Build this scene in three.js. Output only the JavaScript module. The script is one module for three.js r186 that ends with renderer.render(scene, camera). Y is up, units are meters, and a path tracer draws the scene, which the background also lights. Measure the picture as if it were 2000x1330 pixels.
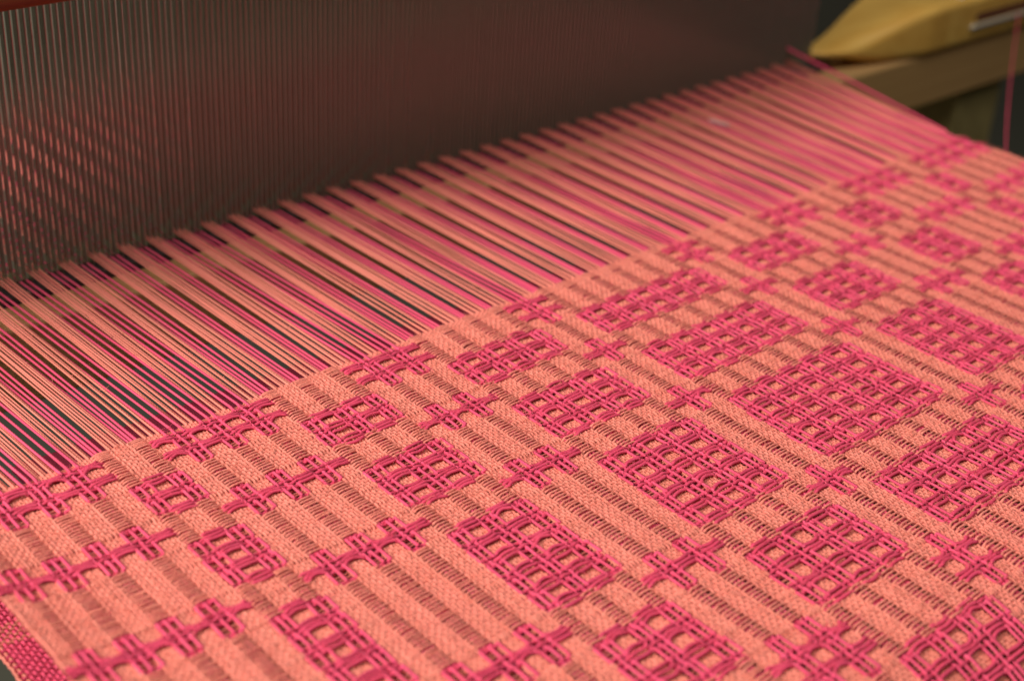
import * as THREE from 'three';
import { mergeGeometries } from 'three/addons/utils/BufferGeometryUtils.js';
import { RectAreaLightUniformsLib } from 'three/addons/lights/RectAreaLightUniformsLib.js';
import { RoundedBoxGeometry } from 'three/addons/geometries/RoundedBoxGeometry.js';

// ---------------------------------------------------------------- camera, light, exposure
// One "pitch" U is the width of one orange + one pink warp stripe (8 mm); x runs along the weft, y up, z towards the weaver.
const U = 0.008, W = 1024, H = 680;
const scene = new THREE.Scene();
const camera = new THREE.PerspectiveCamera(26.155, 1000 / 665, 0.01, 20);
const EYE = [-9.6585, 21.1797, 28.7746];
camera.position.set(EYE[0] * U, EYE[1] * U, EYE[2] * U);
camera.up.set(0.28922, 0.86947, -0.40047);
camera.lookAt((EYE[0] + 0.599195) * U, (EYE[1] - 0.490695) * U, (EYE[2] - 0.632601) * U);
camera.focus = 38.5 * U;
camera.userData.fStop = 12;
camera.updateMatrixWorld(true);
camera.updateProjectionMatrix();

const renderer = new THREE.WebGLRenderer({ antialias: true });
renderer.setSize(W, H);
renderer.toneMapping = THREE.LinearToneMapping;
renderer.toneMappingExposure = 1.05;
renderer.shadowMap.enabled = true;
renderer.shadowMap.type = THREE.PCFSoftShadowMap;
scene.background = new THREE.Color().setRGB(0.022, 0.021, 0.019);

RectAreaLightUniformsLib.init();
function lamp(x, y, z, tx, ty, tz, w, h, k, color) {
  const l = new THREE.RectAreaLight(color, k, w, h);
  l.position.set(x, y, z); l.lookAt(tx, ty, tz); scene.add(l);
  return l;
}
lamp(-0.66, 0.62, -0.22, 0.12, 0, 0.0, 0.42, 0.42, 27, new THREE.Color().setRGB(1, 0.93, 0.84));     // window-like light from the left
lamp(0.05, 1.30, 0.40, 0.15, 0, 0, 0.9, 0.6, 4.6, new THREE.Color().setRGB(1, 0.94, 0.86));      // room lamp overhead

// ---------------------------------------------------------------- helpers
let seedState = 20240611;
function rnd() { seedState = (seedState + 0x6d2b79f5) | 0; let t = Math.imul(seedState ^ (seedState >>> 15), 1 | seedState); t = (t + Math.imul(t ^ (t >>> 7), 61 | t)) ^ t; return ((t ^ (t >>> 14)) >>> 0) / 4294967296; }
const rr = (a, b) => a + (b - a) * rnd();
const lerp = (a, b, t) => a + (b - a) * t;
const clamp = (x, a, b) => Math.min(b, Math.max(a, x));
const smooth = (t) => { t = clamp(t, 0, 1); return t * t * (3 - 2 * t); };
const taken = new Map();
function numbered(name) { const n = taken.get(name) ?? 0; taken.set(name, n + 1); return n ? name + '_' + String(n).padStart(3, '0') : name; }
function thing(name, label, category, x = 0, y = 0, z = 0, group) {
  const o = new THREE.Group(); o.name = numbered(name); o.position.set(x * U, y * U, z * U); scene.add(o);
  o.userData = { label, category }; if (group) o.userData.group = group;
  return o;
}
function part(name, geo, mat, parent) {
  const m = new THREE.Mesh(geo, mat); m.name = numbered(name); m.castShadow = m.receiveShadow = true; parent.add(m);
  return m;
}
function structure(name, geo, mat) { const m = part(name, geo, mat, scene); m.userData.kind = 'structure'; return m; }
const rgb = (r, g, b) => new THREE.Color().setRGB(r, g, b);
// value noise, one dimension, smooth
function noise1(seed) { const t = Array.from({ length: 256 }, (_, i) => { let h = Math.imul(i + 1, 374761393) ^ Math.imul(seed + 7, 668265263); h = Math.imul(h ^ (h >>> 13), 1274126177); return ((h ^ (h >>> 16)) >>> 0) / 2147483648 - 1; });
  return (x) => { const i = Math.floor(x), f = x - i; return lerp(t[i & 255], t[(i + 1) & 255], f * f * (3 - 2 * f)); }; }

// ---------------------------------------------------------------- materials
function dataTexture(w, h, fn, srgb) {
  const d = new Uint8Array(w * h * 4);
  for (let y = 0; y < h; y++) for (let x = 0; x < w; x++) { const c = fn(x / w, y / h); const o = (y * w + x) * 4; d[o] = clamp(c[0], 0, 1) * 255; d[o + 1] = clamp(c[1], 0, 1) * 255; d[o + 2] = clamp(c[2], 0, 1) * 255; d[o + 3] = 255; }
  const t = new THREE.DataTexture(d, w, h); t.wrapS = t.wrapT = THREE.RepeatWrapping; t.magFilter = THREE.LinearFilter; t.minFilter = THREE.LinearMipmapLinearFilter; t.generateMipmaps = true;
  if (srgb) t.colorSpace = THREE.SRGBColorSpace;
  t.needsUpdate = true; return t;
}
// plied yarn: diagonal strands across the uv (u round the yarn, v along it in yarn diameters)
const fluff = Array.from({ length: 64 * 64 }, () => rnd());
const yarnBump = dataTexture(64, 64, (u, v) => { const s = Math.abs(Math.sin(Math.PI * (u * 2 + v * 2))); const f = fluff[((v * 64 | 0) * 64 + (u * 64 | 0))]; const k = 0.72 * s + 0.28 * f; return [k, k, k]; });
const yarnTint = dataTexture(64, 64, (u, v) => { const s = Math.abs(Math.sin(Math.PI * (u * 2 + v * 2))); const f = fluff[((u * 64 | 0) * 64 + (v * 64 | 0))]; const k = 0.86 + 0.10 * s + 0.08 * (f - 0.5); return [k, k, k]; });
function yarn(r, g, b) {
  return new THREE.MeshPhysicalMaterial({ color: rgb(r, g, b), roughness: 0.85, vertexColors: true, map: yarnTint, bumpMap: yarnBump, bumpScale: 0.00007, sheen: 0.35, sheenRoughness: 0.6, sheenColor: rgb(Math.min(1, r * 1.1 + 0.05), g * 1.2 + 0.05, b * 1.2 + 0.05) });
}
const ORANGE = [yarn(0.86, 0.250, 0.192), yarn(0.83, 0.238, 0.185), yarn(0.88, 0.262, 0.200), yarn(0.85, 0.243, 0.182)];
const PINK_WEFT = [yarn(0.74, 0.060, 0.138), yarn(0.70, 0.054, 0.128), yarn(0.77, 0.066, 0.148), yarn(0.72, 0.057, 0.140)];  // darker than the warp pink: part yarn tone, part shading put into the colour
const PINK = [yarn(0.85, 0.085, 0.185), yarn(0.82, 0.076, 0.172), yarn(0.87, 0.094, 0.200), yarn(0.83, 0.080, 0.188)];
function woodTexture(base, dark, n) {
  const a = noise1(n), b = noise1(n + 5), c = noise1(n + 9);
  return dataTexture(256, 256, (u, v) => {
    const k = 0.5 + 0.5 * Math.sin(v * 70 + 5 * a(u * 4 + v * 9) + 3 * b(v * 23)), f = c(u * 30 + v * 211) * 0.25;
    const t = clamp(0.55 * k + f + 0.15, 0, 1);
    return [0, 1, 2].map((i) => lerp(base[i], dark[i], t * 0.75));
  }, true);
}
const raceWood = new THREE.MeshStandardMaterial({ map: woodTexture([0.78, 0.63, 0.42], [0.67, 0.51, 0.31], 3), roughness: 0.55 });
const shuttleWood = new THREE.MeshPhysicalMaterial({ map: woodTexture([0.95, 0.77, 0.40], [0.86, 0.64, 0.28], 13), roughness: 0.38, clearcoat: 0.25, clearcoatRoughness: 0.4 });
const redWood = new THREE.MeshStandardMaterial({ map: woodTexture([0.52, 0.31, 0.16], [0.42, 0.22, 0.10], 23), roughness: 0.5 });
const postWood = new THREE.MeshStandardMaterial({ map: woodTexture([0.62, 0.56, 0.36], [0.50, 0.44, 0.27], 33), roughness: 0.7 });
const steel = new THREE.MeshStandardMaterial({ color: rgb(0.43, 0.465, 0.40), metalness: 0.72, roughness: 0.24 });
const brightWire = new THREE.MeshStandardMaterial({ color: rgb(0.72, 0.72, 0.66), metalness: 0.6, roughness: 0.35 });

// ---------------------------------------------------------------- the draft
const RP = 0.70283;                                   // distance of two pink weft groups, in U
const OUT = 0.26;                                     // how far beyond the frame the cloth is built (fraction of the frame)
const colSizes = [['Q', 4], ['P', 2], ['Q', 3], ['P', 3], ['Q', 2], ['P', 4], ['Q', 1], ['P', 6], ['Q', 1], ['P', 4], ['Q', 2], ['P', 3], ['Q', 3], ['P', 2], ['Q', 4]];
const rowSizes = [['Q', 2], ['P', 3], ['Q', 1], ['P', 4], ['Q', 1], ['P', 6], ['Q', 1], ['P', 4], ['Q', 2], ['P', 4], ['Q', 1], ['P', 3]];
function expand(sizes) { const type = [], grp = []; sizes.forEach(([t, n], i) => { for (let k = 0; k < n; k++) { type.push(t); grp.push(i); } }); return { type, grp }; }
const cols = expand(colSizes), rows = expand(rowSizes);
const NC = cols.type.length, NR = rows.type.length;
// a block of orange threads belongs to the block of the pink threads on both its sides, or else to the Q blocks
const between = (e, n) => Array.from({ length: n + 1 }, (_, g) => (g > 0 && g < n && e.grp[g - 1] === e.grp[g] ? e.type[g] : 'Q'));
const colOrange = between(cols, NC), rowOrange = between(rows, NR);
const pinkWarpOver = (c, m) => c >= 0 && c < NC && cols.type[c] === rowOrange[clamp(m, 0, NR)];       // pink warp over the orange weft group m
const pinkWeftOver = (g, r) => r >= 0 && r < NR && colOrange[clamp(g, 0, NC)] === rows.type[r];       // pink weft over the orange warp group g

// ends and picks in order
const ENDS = [], PICKS = [];
for (let g = 0; g <= NC; g++) { for (let k = 0; k < 6; k++) ENDS.push({ o: true, g, k }); if (g < NC) for (let k = 0; k < 3; k++) ENDS.push({ o: false, g, k }); }
for (let m = 0; m <= NR; m++) { for (let k = 0; k < 6; k++) PICKS.push({ o: true, g: m, k }); if (m < NR) for (let k = 0; k < 3; k++) PICKS.push({ o: false, g: m, k }); }
const NE = ENDS.length, NP = PICKS.length;

const rowShift = (r) => { const x = [0, 1, 5, 10, 17, 22, 30], y = [0.15, 0.13, 0.10, -0.23, -0.21, 0.12, 0.15]; for (let i = 1; i < x.length; i++) if (r <= x[i]) return lerp(y[i - 1], y[i], clamp((r - x[i - 1]) / (x[i] - x[i - 1]), 0, 1)); return 0.15; };
const drawIn = (u) => { const c = (u - 21.5) / 22; return u - 0.694 * c * c * c - 0.720 * c * c; };
const S0 = 16.4, BEAM = 4.6;                         // where the cloth turns down over the breast beam, and the beam's radius

// how much pink lies on top round an orange warp group g at row m, and so on: 0 orange on top ... 1 pink on top
const fO = (g, m) => { let n = 0, s = 0; for (const c of [g - 1, g]) if (c >= 0 && c < NC) { n++; s += pinkWarpOver(c, m); } for (const r of [m - 1, m]) if (r >= 0 && r < NR) { n++; s += pinkWeftOver(g, r); } return n ? s / n : 0; };
const fP = (c, r) => { let s = 0; for (const m of [r, r + 1]) s += pinkWarpOver(c, m); for (const g of [c, c + 1]) s += pinkWeftOver(g, r); return s / 4; };

const jitterE = ENDS.map((_, i) => ({ a: noise1(i * 3 + 1), b: noise1(i * 3 + 2), o: rr(-0.012, 0.012) }));
const jitterP = PICKS.map((_, i) => ({ a: noise1(i * 5 + 1001), b: noise1(i * 5 + 1002), o: rr(-0.010, 0.010) }));
const bigNoise = noise1(77), bigNoise2 = noise1(78);

// no two floats lie alike: spread and shift of each pink weft float (g, r) and of each pink warp float (c, m)
const weftFloat = Array.from({ length: NC + 1 }, () => Array.from({ length: NR + 1 }, () => [rr(0.6, 1.4), rr(-0.055, 0.055), rr(-0.03, 0.03)]));
const warpFloat = Array.from({ length: NC + 1 }, () => Array.from({ length: NR + 1 }, () => [rr(0.82, 1.12), rr(-0.03, 0.03)]));
// place of end i at pick j: u across, v along (in weft groups), heights of warp and of weft, widths of warp and of weft
function crossing(i, j) {
  const e = ENDS[i], p = PICKS[j];
  let uc, sp;
  if (e.o) {
    const pk = p.o ? fO(e.g, p.g) : (pinkWeftOver(e.g, p.g) ? 0.9 : 0.05);
    sp = lerp(0.100, 0.092, pk); uc = e.g - 0.5;
    if (e.g === 0) { uc = -0.33; sp = 0.07; } if (e.g === NC) { uc = NC - 0.66; sp = 0.07; }
  } else {
    const pk = p.o ? +pinkWarpOver(e.g, p.g) : fP(e.g, p.g);
    sp = lerp(0.125, 0.232, pk); uc = e.g;
    if (p.o && pk) { const f = warpFloat[e.g][p.g]; sp *= f[0]; uc += f[1]; }
  }
  const u = uc + (e.k - (e.o ? 2.5 : 1)) * sp + (e.o ? 0.7 : 1) * jitterE[i].o + 0.012 * jitterE[i].a(j * 0.23);
  let vc, vp;
  if (p.o) {
    const pk = e.o ? fO(e.g, p.g) : +pinkWarpOver(e.g, p.g);
    vp = lerp(0.163, 0.135, e.o ? pk : 0.3 * pk); vc = p.g - 0.5;
    if (p.g === 0) { vc = -0.36; vp = 0.10; }
  } else {
    const over = e.o ? +pinkWeftOver(e.g, p.g) : fP(e.g, p.g);
    vc = p.g;
    if (e.o) { const edge = Math.abs(e.k - 2.5) / 2.5; vp = over ? lerp(rows.type[p.g] === 'P' ? 0.185 : 0.125, 0.195, edge * edge) : 0.066; if (over) { const f = weftFloat[e.g][p.g]; vp *= lerp(f[0], 1, edge * edge); vc += f[1] * (1 - edge * edge) + (p.k - 1) * f[2] * (1 - edge) * 0.5; } } else vp = lerp(0.11, 0.255, over);
  }
  let v = vc + (p.k - (p.o ? 2.5 : 1)) * vp + jitterP[j].o + 0.022 * jitterP[j].a(i * 0.19);
  // orange floats between two stripes run zigzag
  if (p.o && e.o) { if (e.k === 5) v += (p.k & 1 ? -1 : 1) * 0.038; if (e.k === 0) v += (p.k & 1 ? 1 : -1) * 0.038; }
  const q = e.o ? 6 : 3, up = ((e.g * q + e.k + p.g * q + p.k) & 1) === 0 ? 1 : -1;
  let hw, hf, ww, wf;
  if (e.o === p.o) {
    const top = e.o ? 1 - 2 * fO(e.g, p.g) : 2 * fP(e.g, p.g) - 1;
    const L = 0.032 * top, A = e.o ? 0.024 : 0.034;
    hw = L + up * A * (e.o ? 1.25 : 1); hf = L - up * A * (e.o ? 0.75 : 1);
    ww = e.o ? 0.041 : 0.042; wf = e.o ? 0.044 : 0.045;
  } else {
    const warpOver = e.o ? !pinkWeftOver(e.g, p.g) : pinkWarpOver(e.g, p.g);
    hw = warpOver ? (e.o ? 0.052 : 0.066) : -0.058; hf = warpOver ? -0.068 : 0.068;
    const mid = e.o ? 1 - Math.abs(e.k - 2.5) / 3.2 : 1 - Math.abs(e.k - 1) / 2;
    if (!warpOver) hf += (e.o ? 0.014 : 0.0) * mid;                       // long weft floats arch a little
    ww = e.o ? 0.039 : 0.042; wf = e.o ? 0.046 : 0.031;
  }
  hw += 0.008 * jitterE[i].b(j * 0.31); hf += 0.008 * jitterP[j].b(i * 0.27);
  return [u, v, hw, hf, ww, wf];
}
// cloth coordinates -> world (in U)
function toWorld(u, v, h, out, wd = 0.04) {
  const x = drawIn(u);
  const s = (v + rowShift(v)) * RP;
  const left = Math.max(0, 1 - (u + 0.6) / 2.2);
  let b = h + 0.30 * left * left - 0.09 * Math.exp(-(((u - 7) / 5) ** 2)) + 0.10 * smooth((u - 38) / 6) + 0.02 * bigNoise(u * 0.5 + 40) + 0.02 * bigNoise2(s * 0.6 + 40);
  let y = b, z = s;
  if (s > S0) { const t = (s - S0) / BEAM, q = Math.min(t, 1.75), R = BEAM + b; z = S0 + R * Math.sin(q) ; y = -BEAM + R * Math.cos(q); if (t > q) { z += (t - q) * BEAM * Math.cos(q); y -= (t - q) * BEAM * Math.sin(q); } }
  out[0] = x; out[1] = y; out[2] = z; out[3] = wd; return out;
}
const vTmp = new THREE.Vector3();
function inView(p, margin) { vTmp.set(p[0] * U, p[1] * U, p[2] * U).project(camera); return Math.abs(vTmp.x) < 1 + margin && Math.abs(vTmp.y) < 1 + margin; }

// ---------------------------------------------------------------- tubes along many points (5-sided yarn, flattened a little)
const dye = [noise1(501), noise1(502), noise1(503)];
function tube(points, radii, sides = 5, flat = 1) {
  const d0 = rnd() * 200;
  const n = points.length, pos = new Float32Array(n * (sides + 1) * 3), nor = new Float32Array(n * (sides + 1) * 3), uv = new Float32Array(n * (sides + 1) * 2), col = new Float32Array(n * (sides + 1) * 3), idx = [];
  let len = 0;
  const T = new THREE.Vector3(), B = new THREE.Vector3(), N = new THREE.Vector3(), UPV = new THREE.Vector3(0, 1, 0);
  for (let i = 0; i < n; i++) {
    const a = points[Math.max(0, i - 1)], b = points[Math.min(n - 1, i + 1)], p = points[i];
    T.set(b[0] - a[0], b[1] - a[1], b[2] - a[2]).normalize();
    B.crossVectors(T, UPV); if (B.lengthSq() < 1e-6) B.set(1, 0, 0); B.normalize(); N.crossVectors(B, T).normalize();
    if (i) len += Math.hypot(p[0] - points[i - 1][0], p[1] - points[i - 1][1], p[2] - points[i - 1][2]);
    const r = radii[i] ?? radii[0], shade = 0.95 + 0.09 * dye[0](d0 + len * 1.7) + 0.06 * dye[1](d0 + len * 7), tone = 0.05 * dye[2](d0 + len * 3.1);
    for (let k = 0; k <= sides; k++) {
      const th = (k / sides) * Math.PI * 2, c = Math.cos(th), s = Math.sin(th), o = (i * (sides + 1) + k) * 3;
      const fl = flat.length ? flat[i] : flat, rx = r * fl, ry = r / fl;
      pos[o] = (p[0] + B.x * c * rx + N.x * s * ry) * U; pos[o + 1] = (p[1] + B.y * c * rx + N.y * s * ry) * U; pos[o + 2] = (p[2] + B.z * c * rx + N.z * s * ry) * U;
      col[o] = shade; col[o + 1] = shade * (1 + tone); col[o + 2] = shade * (1 + tone);
      const nx = B.x * c + N.x * s, ny = B.y * c + N.y * s, nz = B.z * c + N.z * s; nor[o] = nx; nor[o + 1] = ny; nor[o + 2] = nz;
      const q = (i * (sides + 1) + k) * 2; uv[q] = k / sides; uv[q + 1] = len * 4.2;
    }
  }
  for (let i = 0; i < n - 1; i++) for (let k = 0; k < sides; k++) { const a = i * (sides + 1) + k, b = a + sides + 1; idx.push(a, b, a + 1, b, b + 1, a + 1); }
  const g = new THREE.BufferGeometry();
  g.setAttribute('position', new THREE.BufferAttribute(pos, 3)); g.setAttribute('normal', new THREE.BufferAttribute(nor, 3)); g.setAttribute('uv', new THREE.BufferAttribute(uv, 2)); g.setAttribute('color', new THREE.BufferAttribute(col, 3)); g.setIndex(idx);
  return g;
}
// Catmull-Rom through the nodes: one extra point between two nodes wherever the yarn bends
function refine(nodes) {
  const out = [nodes[0]];
  for (let i = 0; i < nodes.length - 1; i++) {
    const a = nodes[Math.max(0, i - 1)], b = nodes[i], c = nodes[i + 1], d = nodes[Math.min(nodes.length - 1, i + 2)];
    const m = [0, 1, 2, 3].map((k) => (k < 3 ? (-a[k] + 9 * b[k] + 9 * c[k] - d[k]) / 16 : (b[3] + c[3]) / 2));
    const bend = Math.abs(m[0] - (b[0] + c[0]) / 2) + Math.abs(m[1] - (b[1] + c[1]) / 2) + Math.abs(m[2] - (b[2] + c[2]) / 2);
    if (bend > 0.0045) out.push(m);
    out.push(c);
  }
  return out;
}

// ---------------------------------------------------------------- the cloth and its warp
const cloth = thing('woven_cloth', 'salmon cloth with pink squares and crosses, its warp stretched to the reed', 'cloth');
const REED_S = -10.485, HEDDLE_S = -21.6;
const reedU = (g) => 7.009 + 1.01863 * (g - 8);       // orange group g at the reed
function reedPlace(e) {
  if (e.o) return [reedU(e.g) + (e.k < 3 ? -0.115 : 0.115) + ((e.k % 3) - 1) * 0.044, 0.05 + ((e.k * 2) % 3 - 1) * 0.035];
  return [reedU(e.g + 0.5) + (e.k - 1) * 0.205, -0.17];
}
const crossCache = [];
for (let i = 0; i < NE; i++) { crossCache.push([]); for (let j = 0; j < NP; j++) crossCache[i].push(crossing(i, j)); }
const warpLeft = [];
let shownWarp = 0;
const warpGeos = [], fuzzO = [], fuzzP = [];
for (let i = 0; i < NE; i++) {
  const e = ENDS[i], nodes = []; let last = -1;
  for (let j = 0; j < NP; j++) { const c = crossCache[i][j]; const w = toWorld(c[0], c[1], c[2], [], c[4]); nodes.push(w); if (inView(w, OUT)) last = j; }
  const [ru, rh] = reedPlace(e);
  const f = nodes[0], straight = [];
  const sag = jitterE[i].a(3.3) * 0.03, side = jitterE[i].b(7.7) * 0.02;
  straight.push([ru + 0.0, rh * 1.1 + (e.o ? 0.35 : -0.35), HEDDLE_S - 3], [ru, rh + (e.o ? 0.2 : -0.2), HEDDLE_S], [ru, rh, REED_S]);
  for (let t = 1; t < 8; t++) { const q = t / 8; straight.push([lerp(ru, f[0], q) + side * Math.sin(Math.PI * q), lerp(rh, f[1], q) + sag * Math.sin(Math.PI * q) * 0.5, lerp(REED_S, f[2] - 0.02, q)]); }
  const inCloth = refine(nodes.slice(0, Math.max(2, last + 3)));
  const pts = straight.concat(inCloth);
  const thin = e.o ? 0.030 : 0.038;
  const radii = pts.map((_, k) => (k < straight.length ? thin * (1 + 0.08 * jitterE[i].b(k * 0.9)) : pts[k][3] * (1 + 0.07 * jitterE[i].b(k * 0.37))));
  for (const p of pts) if (rnd() < 0.35 && inView(p, 0.03) && p[1] > -0.04) (e.o ? fuzzO : fuzzP).push([p[0], p[1], p[2], 0.03]);
  const any = pts.some((p) => inView(p, 0.0));
  warpGeos.push({ geo: tube(pts, radii, 5, pts.map((q, k) => (k < straight.length ? 1 : e.o ? 1.15 : 1.1))), e, any, last });
}
const bulk = { o: [], p: [] };
warpGeos.forEach(({ geo, e, any }, i) => {
  const mat = (e.o ? ORANGE : PINK)[(i * 7 + (rnd() * 4 | 0)) % 4];
  if (any && shownWarp < 420) { part(e.o ? 'salmon_warp_thread' : 'pink_warp_thread', geo, mat, cloth); shownWarp++; } else bulk[e.o ? 'o' : 'p'].push(geo);
});
if (bulk.o.length) part('edge_warp', mergeGeometries(bulk.o), ORANGE[0], cloth).userData.kind = 'stuff';
if (bulk.p.length) part('edge_warp', mergeGeometries(bulk.p), PINK[0], cloth).userData.kind = 'stuff';
let shownWeft = 0;
const bulkW = { o: [], p: [] };
for (let j = 0; j < NP; j++) {
  const p = PICKS[j], nodes = []; let first = -1, last = -1, seen = 0;
  for (let i = 0; i < NE; i++) { const c = crossCache[i][j]; const w = toWorld(c[0], c[1], c[3], [], c[5]); nodes.push(w); if (inView(w, OUT)) { if (first < 0) first = i; last = i; } if (inView(w, 0)) seen++; }
  if (first < 0) continue;
  const a = Math.max(0, first - 2), b = Math.min(NE, last + 3);
  let list = nodes.slice(a, b);
  if (a === 0) { const n0 = list[0]; list.unshift([n0[0] - 0.07, n0[1] - 0.01, n0[2] + 0.015, n0[3]]); }
  if (b === NE) { const n1 = list[list.length - 1]; list.push([n1[0] + 0.07, n1[1] - 0.01, n1[2] + 0.015, n1[3]]); }
  const pts = refine(list);
  const geo = tube(pts, pts.map((q, k) => q[3] * (1 + 0.09 * jitterP[j].b(k * 0.41))), 5, pts.map((q) => (q[3] > 0.036 ? 1.2 : 1.05)));
  for (const q of pts) if (rnd() < 0.35 && inView(q, 0.03) && q[1] > -0.04) (p.o ? fuzzO : fuzzP).push(q);
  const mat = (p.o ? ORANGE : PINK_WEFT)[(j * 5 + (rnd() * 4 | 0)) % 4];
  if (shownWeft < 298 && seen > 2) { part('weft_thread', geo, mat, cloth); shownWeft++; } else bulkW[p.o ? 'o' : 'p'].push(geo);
}
if (bulkW.o.length) part('edge_weft', mergeGeometries(bulkW.o), ORANGE[1], cloth).userData.kind = 'stuff';
if (bulkW.p.length) part('edge_weft', mergeGeometries(bulkW.p), PINK[1], cloth).userData.kind = 'stuff';

// the cloth on its way back below, from the breast beam to the roll: its reverse is up
{
  const LOW = -2.25, og = [], pg = [];
  const backS = -4.3, ne = 30, np = 62, eu = (i) => -0.47 + 0.125 * i, ps = (j) => 0.9 + 0.112 * j;
  const lift = (u, s) => LOW + 0.22 * Math.max(0, 1 - (u + 0.6) / 1.5) + 0.05 * bigNoise(u * 1.3 + s * 0.9 + 9);
  for (let i = 0; i < ne; i++) { const w = [], n = noise1(900 + i); for (let j = 0; j < np; j++) w.push([eu(i) + 0.02 * n(j * 0.3), lift(eu(i), ps(j)) + ((i + j) & 1 ? 0.034 : -0.034), ps(j)]); (i < 2 ? og : pg).push(tube(refine(w), [0.044], 5, 1.1)); }
  for (let j = 0; j < np; j++) { const w = [], n = noise1(700 + j); for (let i = 0; i < ne; i++) w.push([eu(i), lift(eu(i), ps(j)) + ((i + j) & 1 ? -0.034 : 0.034), ps(j) + 0.025 * n(i * 0.3)]); (j > 8 && j < 16 ? og : pg).push(tube(refine(w), [0.043], 5, 1.15)); }
  const a = part('returning_cloth', mergeGeometries(pg), PINK[1], cloth); a.userData.kind = 'stuff'; a.userData.label = 'reverse side of the cloth passing back underneath';
  part('returning_cloth', mergeGeometries(og), ORANGE[1], cloth).userData.kind = 'stuff';
  // the rest of that lower layer, under the finished cloth
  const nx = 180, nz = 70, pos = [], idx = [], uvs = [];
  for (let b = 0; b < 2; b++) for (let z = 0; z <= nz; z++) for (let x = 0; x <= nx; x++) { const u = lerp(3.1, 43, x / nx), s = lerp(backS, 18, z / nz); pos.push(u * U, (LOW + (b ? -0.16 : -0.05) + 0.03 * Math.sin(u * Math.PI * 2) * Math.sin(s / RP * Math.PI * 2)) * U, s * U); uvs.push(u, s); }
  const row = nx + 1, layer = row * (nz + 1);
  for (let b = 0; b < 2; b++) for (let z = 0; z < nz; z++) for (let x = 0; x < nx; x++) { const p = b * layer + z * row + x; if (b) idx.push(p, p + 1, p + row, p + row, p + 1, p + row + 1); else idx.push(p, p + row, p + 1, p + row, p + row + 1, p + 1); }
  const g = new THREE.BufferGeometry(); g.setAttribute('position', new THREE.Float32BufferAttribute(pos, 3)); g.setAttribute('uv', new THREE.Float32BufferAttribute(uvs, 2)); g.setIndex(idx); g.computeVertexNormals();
  part('lower_layer', g, new THREE.MeshStandardMaterial({ color: rgb(0.24, 0.02, 0.045), roughness: 0.9 }), cloth);  // maroon instead of pink: shade under the upper cloth put into the colour
}

// loose fibres standing off the yarns
function fuzz(list, color, count) {
  const g = tube([[0, 0, 0], [0.05, 0.035, 0.012], [0.12, 0.05, -0.01], [0.19, 0.03, 0.02]], [0.0055, 0.005, 0.004, 0.002], 3); g.deleteAttribute('color');
  const m = new THREE.InstancedMesh(g, new THREE.MeshStandardMaterial({ color, roughness: 1 }), count);
  m.name = numbered('loose_fibres'); m.userData.kind = 'stuff'; m.castShadow = true;
  const o = new THREE.Object3D();
  for (let n = 0; n < count; n++) { const p = list[(rnd() * list.length) | 0]; o.position.set((p[0] + rr(-0.03, 0.03)) * U, (p[1] + p[3] * 0.55) * U, (p[2] + rr(-0.03, 0.03)) * U); o.rotation.set(rr(-0.5, 0.5), rr(0, 6.28), rr(-0.5, 0.5)); o.scale.setScalar(rr(0.5, 1.25)); o.updateMatrix(); m.setMatrixAt(n, o.matrix); }
  cloth.add(m);
}
fuzz(fuzzO, rgb(0.88, 0.30, 0.22), 26000);
fuzz(fuzzP, rgb(0.80, 0.09, 0.17), 16000);

// two slack selvedge ends beside the right edge
{
  const t = thing('selvedge_thread', 'loose pink thread pair running beside the right edge of the warp', 'thread');
  for (const d of [0, 0.09]) {
    const pts = [[43.55 + d, 1.0, HEDDLE_S], [43.45 + d, 0.74, REED_S]];
    for (let k = 1; k <= 10; k++) { const q = k / 10; pts.push([lerp(43.45 + d, 42.25, q) + 0.25 * Math.sin(Math.PI * q), lerp(0.74, 0.12, q) - 0.1 * Math.sin(Math.PI * q), lerp(REED_S, -0.9, q)]); }
    part('thread', tube(pts, [0.042], 6), PINK[1], t);
  }
}

// ---------------------------------------------------------------- the reed and the beater
const reed = thing('reed', 'steel reed of many thin upright wires in front of the shafts', 'reed', 0, 0, REED_S);
{
  const section = new THREE.Shape([[0.012, 0.155], [-0.012, 0.155], [-0.025, 0.13], [-0.025, -0.13], [-0.012, -0.155], [0.012, -0.155], [0.025, -0.13], [0.025, 0.13]].map(([x, y]) => new THREE.Vector2(x * U, y * U)));
  const dent = new THREE.ExtrudeGeometry(section, { depth: 9.9 * U, bevelEnabled: false }); dent.translate(0, 0, -4.95 * U); dent.rotateX(-Math.PI / 2);
  const tilt = 0.035;
  const first = 3.0, step = 1.01863 / 5;
  // wires stand between the threads: one orange pair in each of two gaps, one pink end in each of three
  const start = reedU(3) - 0.2 - step / 2 + 0.0;
  for (let n = 0; n < 215; n++) {
    const m = part('dent', dent, steel, reed);
    m.position.set((start + n * step + rr(-0.008, 0.008)) * U, 3.75 * U, 0.0); m.rotation.x = -0.0; m.rotation.y = rr(-0.03, 0.03);
  }
  const bar = new RoundedBoxGeometry(46.6 * U, 0.9 * U, 0.9 * U, 2, 0.1 * U);
  for (const y of [-0.80, 9.1]) { const m = part('reed_rib', bar, new THREE.MeshStandardMaterial({ color: rgb(0.05, 0.045, 0.04), roughness: 0.8 }), reed); m.position.set(23.2 * U, y * U, 0.08 * U); }
}
const beater = thing('beater', 'wooden beater with a pale shuttle race below the warp and a red brown top rail', 'loom beater', 0, 0, REED_S);
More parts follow.
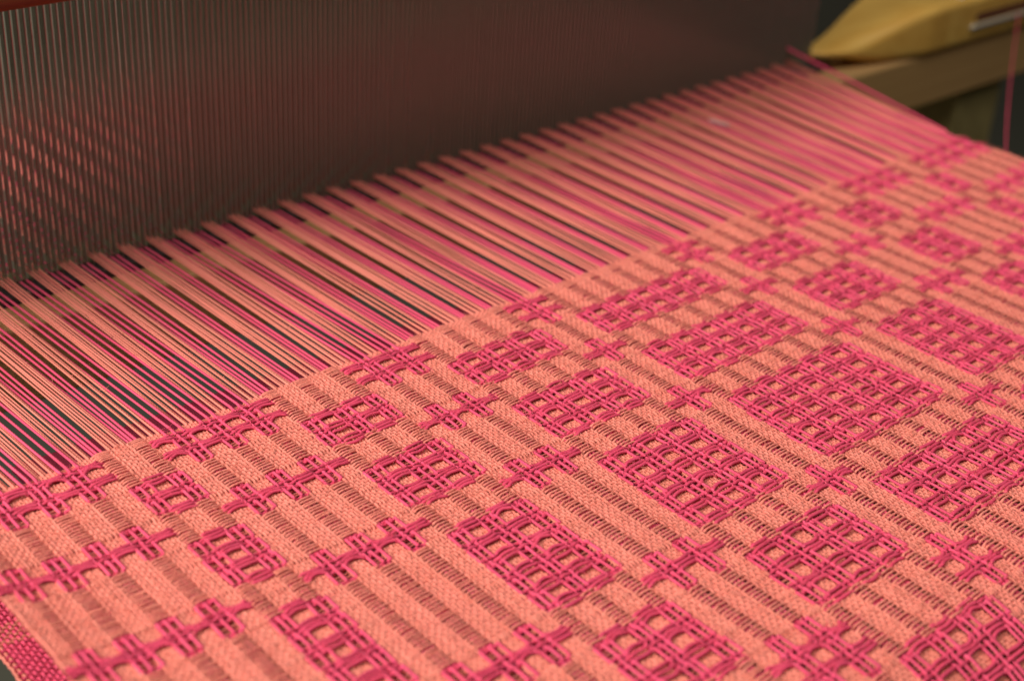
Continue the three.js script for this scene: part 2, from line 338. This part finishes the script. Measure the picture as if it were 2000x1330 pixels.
{
  const race = part('shuttle_race', new RoundedBoxGeometry(90 * U, 2.8 * U, 1.4 * U, 3, 0.18 * U), raceWood, beater);
  race.position.set(35 * U, -2.0 * U, (-8.55 - 0.7 - REED_S) * U);
  const shelf = part('shuttle_shelf', new RoundedBoxGeometry(34 * U, 2.7 * U, 3.4 * U, 3, 0.18 * U), raceWood, beater);
  shelf.position.set(63.4 * U, -2.06 * U, (-11.5 - REED_S) * U);
  const rail = part('top_rail', new RoundedBoxGeometry(54 * U, 2.6 * U, 2.2 * U, 4, 0.4 * U), redWood, beater);
  rail.position.set(20 * U, 9.74 * U, 0.0);
}

// ---------------------------------------------------------------- heddles behind the reed
for (let f = 0; f < 2; f++) {
  const s = HEDDLE_S - f * 2.4;
  const hf = thing('heddle_shaft', f ? 'rear row of wire heddles, farthest behind the reed' : 'front row of grey wire heddles just behind the reed', 'heddle shaft', 0, 0, s);
  const wire = new THREE.BoxGeometry(0.14 * U, 16 * U, 0.09 * U);
  for (let n = 0; n < 128; n++) { const m = part('heddle', wire, new THREE.MeshStandardMaterial({ color: rgb(0.30, 0.31, 0.27), roughness: 0.5 }), hf); m.position.set((2 + n * 0.34 + (f ? 0.17 : 0)) * U, 0.4 * U, 0); m.material = heddleMat(); }
  for (const y of [-7.8, 8.6]) { const m = part('shaft_bar', new RoundedBoxGeometry(48 * U, 1.4 * U, 0.7 * U, 2, 0.1 * U), postWood, hf); m.position.set(23.5 * U, y * U, 0); }
}
function heddleMat() { return (heddleMat.m ??= new THREE.MeshStandardMaterial({ color: rgb(0.50, 0.58, 0.48), roughness: 0.5 })); }

{
  const t = thing('shade_board', 'added wooden board, out of view above the warp, shading the threads behind the reed', 'shade board', 20, 11.6, -14.6);  // unseen board, added to keep light off the warp behind the reed
  part('board', new RoundedBoxGeometry(62 * U, 1.2 * U, 5.2 * U, 3, 0.15 * U), postWood, t);
}

// ---------------------------------------------------------------- the boat shuttle lying on the race
const shuttle = thing('boat_shuttle', 'varnished pale wood boat shuttle with pointed nose lying on the race', 'shuttle', 45.0, 0, -10.25);
{
  const L = 34, halfW = 1.95, base = -0.58, n = 90, sides = 72, pos = [], uvs = [], idx = [];
  const prof = (t) => {                                // t in U from the nose; returns half width, bottom, top
    const end = Math.min(t, L - t);
    const w = halfW * Math.pow(clamp(end / 7.0, 0, 1), 0.50) * (1 - 0.0) ;
    const bottom = lerp(0.12, base, smooth(end / 4.2));
    const top = lerp(0.40, 1.85, smooth(end / 7.6));
    return [Math.max(0.10, w), bottom, top];
  };
  for (let i = 0; i <= n; i++) {
    const t0 = i / n, t = L * (0.5 - 0.5 * Math.cos(Math.PI * t0));
    const [w, b, tp] = prof(t), cy = (b + tp) / 2, hh = (tp - b) / 2, e = lerp(2.0, 9, smooth((Math.min(t, L - t) - 1.5) / 6.5));
    for (let k = 0; k <= sides; k++) {
      const th = k / sides * Math.PI * 2, c = Math.cos(th), s = Math.sin(th);
      const x = Math.sign(c) * Math.pow(Math.abs(c), 2 / e) * w, y = Math.sign(s) * Math.pow(Math.abs(s), 2 / e) * hh;
      pos.push(t * U, (cy + y) * U, x * U); uvs.push(t * 0.12, k / sides * 0.5);
    }
  }
  for (let i = 0; i < n; i++) for (let k = 0; k < sides; k++) { const a = i * (sides + 1) + k, b = a + sides + 1; idx.push(a, b, a + 1, b, b + 1, a + 1); }
  const g = new THREE.BufferGeometry(); g.setAttribute('position', new THREE.Float32BufferAttribute(pos, 3)); g.setAttribute('uv', new THREE.Float32BufferAttribute(uvs, 2)); g.setIndex(idx); g.computeVertexNormals();
  part('body', g, shuttleWood, shuttle);
  const slot = part('side_slot', new RoundedBoxGeometry(12 * U, 0.62 * U, 0.5 * U, 3, 0.2 * U), new THREE.MeshStandardMaterial({ color: rgb(0.10, 0.01, 0.012), roughness: 0.8 }), shuttle);
  slot.position.set((10.6 + 6) * U, 0.72 * U, (halfW - 0.22) * U);
  const rod = part('wire_rod', new THREE.CapsuleGeometry(0.11 * U, 12 * U, 6, 12), brightWire, shuttle);
  rod.rotation.z = Math.PI / 2; rod.position.set((10.2 + 6.2) * U, 0.32 * U, (halfW + 0.06) * U);
  const cavity = part('yarn_cavity', new RoundedBoxGeometry(13 * U, 0.3 * U, 2.4 * U, 3, 0.12 * U), new THREE.MeshStandardMaterial({ color: rgb(0.16, 0.15, 0.12), roughness: 0.8 }), shuttle);
  cavity.position.set((10.4 + 6.5) * U, 1.74 * U, 0);
  const pin = part('steel_pin', new THREE.CapsuleGeometry(0.16 * U, 1.3 * U, 6, 12), brightWire, shuttle);
  pin.rotation.x = Math.PI / 2; pin.position.set(9.6 * U, 1.86 * U, 0.9 * U);
  const quill = part('pink_bobbin', new THREE.CapsuleGeometry(0.85 * U, 8 * U, 8, 20), PINK[1], shuttle);
  quill.rotation.z = Math.PI / 2; quill.position.set(17.2 * U, 1.3 * U, 0);
}
{
  const t = thing('weft_yarn', 'single pink yarn hanging from the shuttle slot down to the cloth edge', 'yarn');
  const A = [59.4, 0.45, -8.1], B = [42.3, -0.1, 1.9], pts = [];
  for (let k = 0; k <= 24; k++) { const q = k / 24; pts.push([lerp(A[0], B[0], q), lerp(A[1], B[1], q) - 0.8 * Math.sin(Math.PI * q), lerp(A[2], B[2], q)]); }
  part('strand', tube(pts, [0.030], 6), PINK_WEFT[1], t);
}
{
  const t = thing('lint_fluff', 'tiny white tuft of lint caught on the stretched warp', 'lint');
  for (let k = 0; k < 7; k++) { const a = rr(0, 6.28), pts = []; for (let q = 0; q <= 6; q++) pts.push([34.8 + 0.10 * q / 6 * 4 * 0.6 + 0.05 * Math.sin(a + q), 0.12 + 0.05 * Math.cos(a * 2 + q), -7.3 + 0.14 * q + 0.04 * Math.sin(a * 3 + q * 1.3)]); part('fibre', tube(pts, [0.008], 4), new THREE.MeshStandardMaterial({ color: rgb(0.6, 0.5, 0.47), roughness: 1 }), t); }
}

// ---------------------------------------------------------------- breast beam, upright, ground and backdrop
{
  const t = thing('breast_beam', 'rounded wooden breast beam that the cloth turns down over', 'loom beam', 0, -BEAM, S0);
  const m = part('beam', new THREE.CylinderGeometry((BEAM - 0.3) * U, (BEAM - 0.3) * U, 70 * U, 40), postWood, t); m.rotation.z = Math.PI / 2; m.position.x = 21 * U;
}
{
  const t = thing('loom_upright', 'out of focus olive wooden upright under the race beside the cloth', 'loom post', 59.0, 0, -10.6);
  const m = part('post', new RoundedBoxGeometry(4.2 * U, 60 * U, 3.2 * U, 3, 0.25 * U), postWood, t); m.position.y = -33.6 * U;
}
structure('floor', new THREE.BoxGeometry(6, 0.02, 6), new THREE.MeshStandardMaterial({ color: rgb(0.11, 0.11, 0.082), roughness: 0.95 })).position.set(0.5, -0.62, -1);
structure('backdrop', new THREE.BoxGeometry(6, 3, 0.05), new THREE.MeshStandardMaterial({ color: rgb(0.17, 0.165, 0.125), roughness: 0.95 })).position.set(0.5, 0.85, -1.3);

renderer.render(scene, camera);
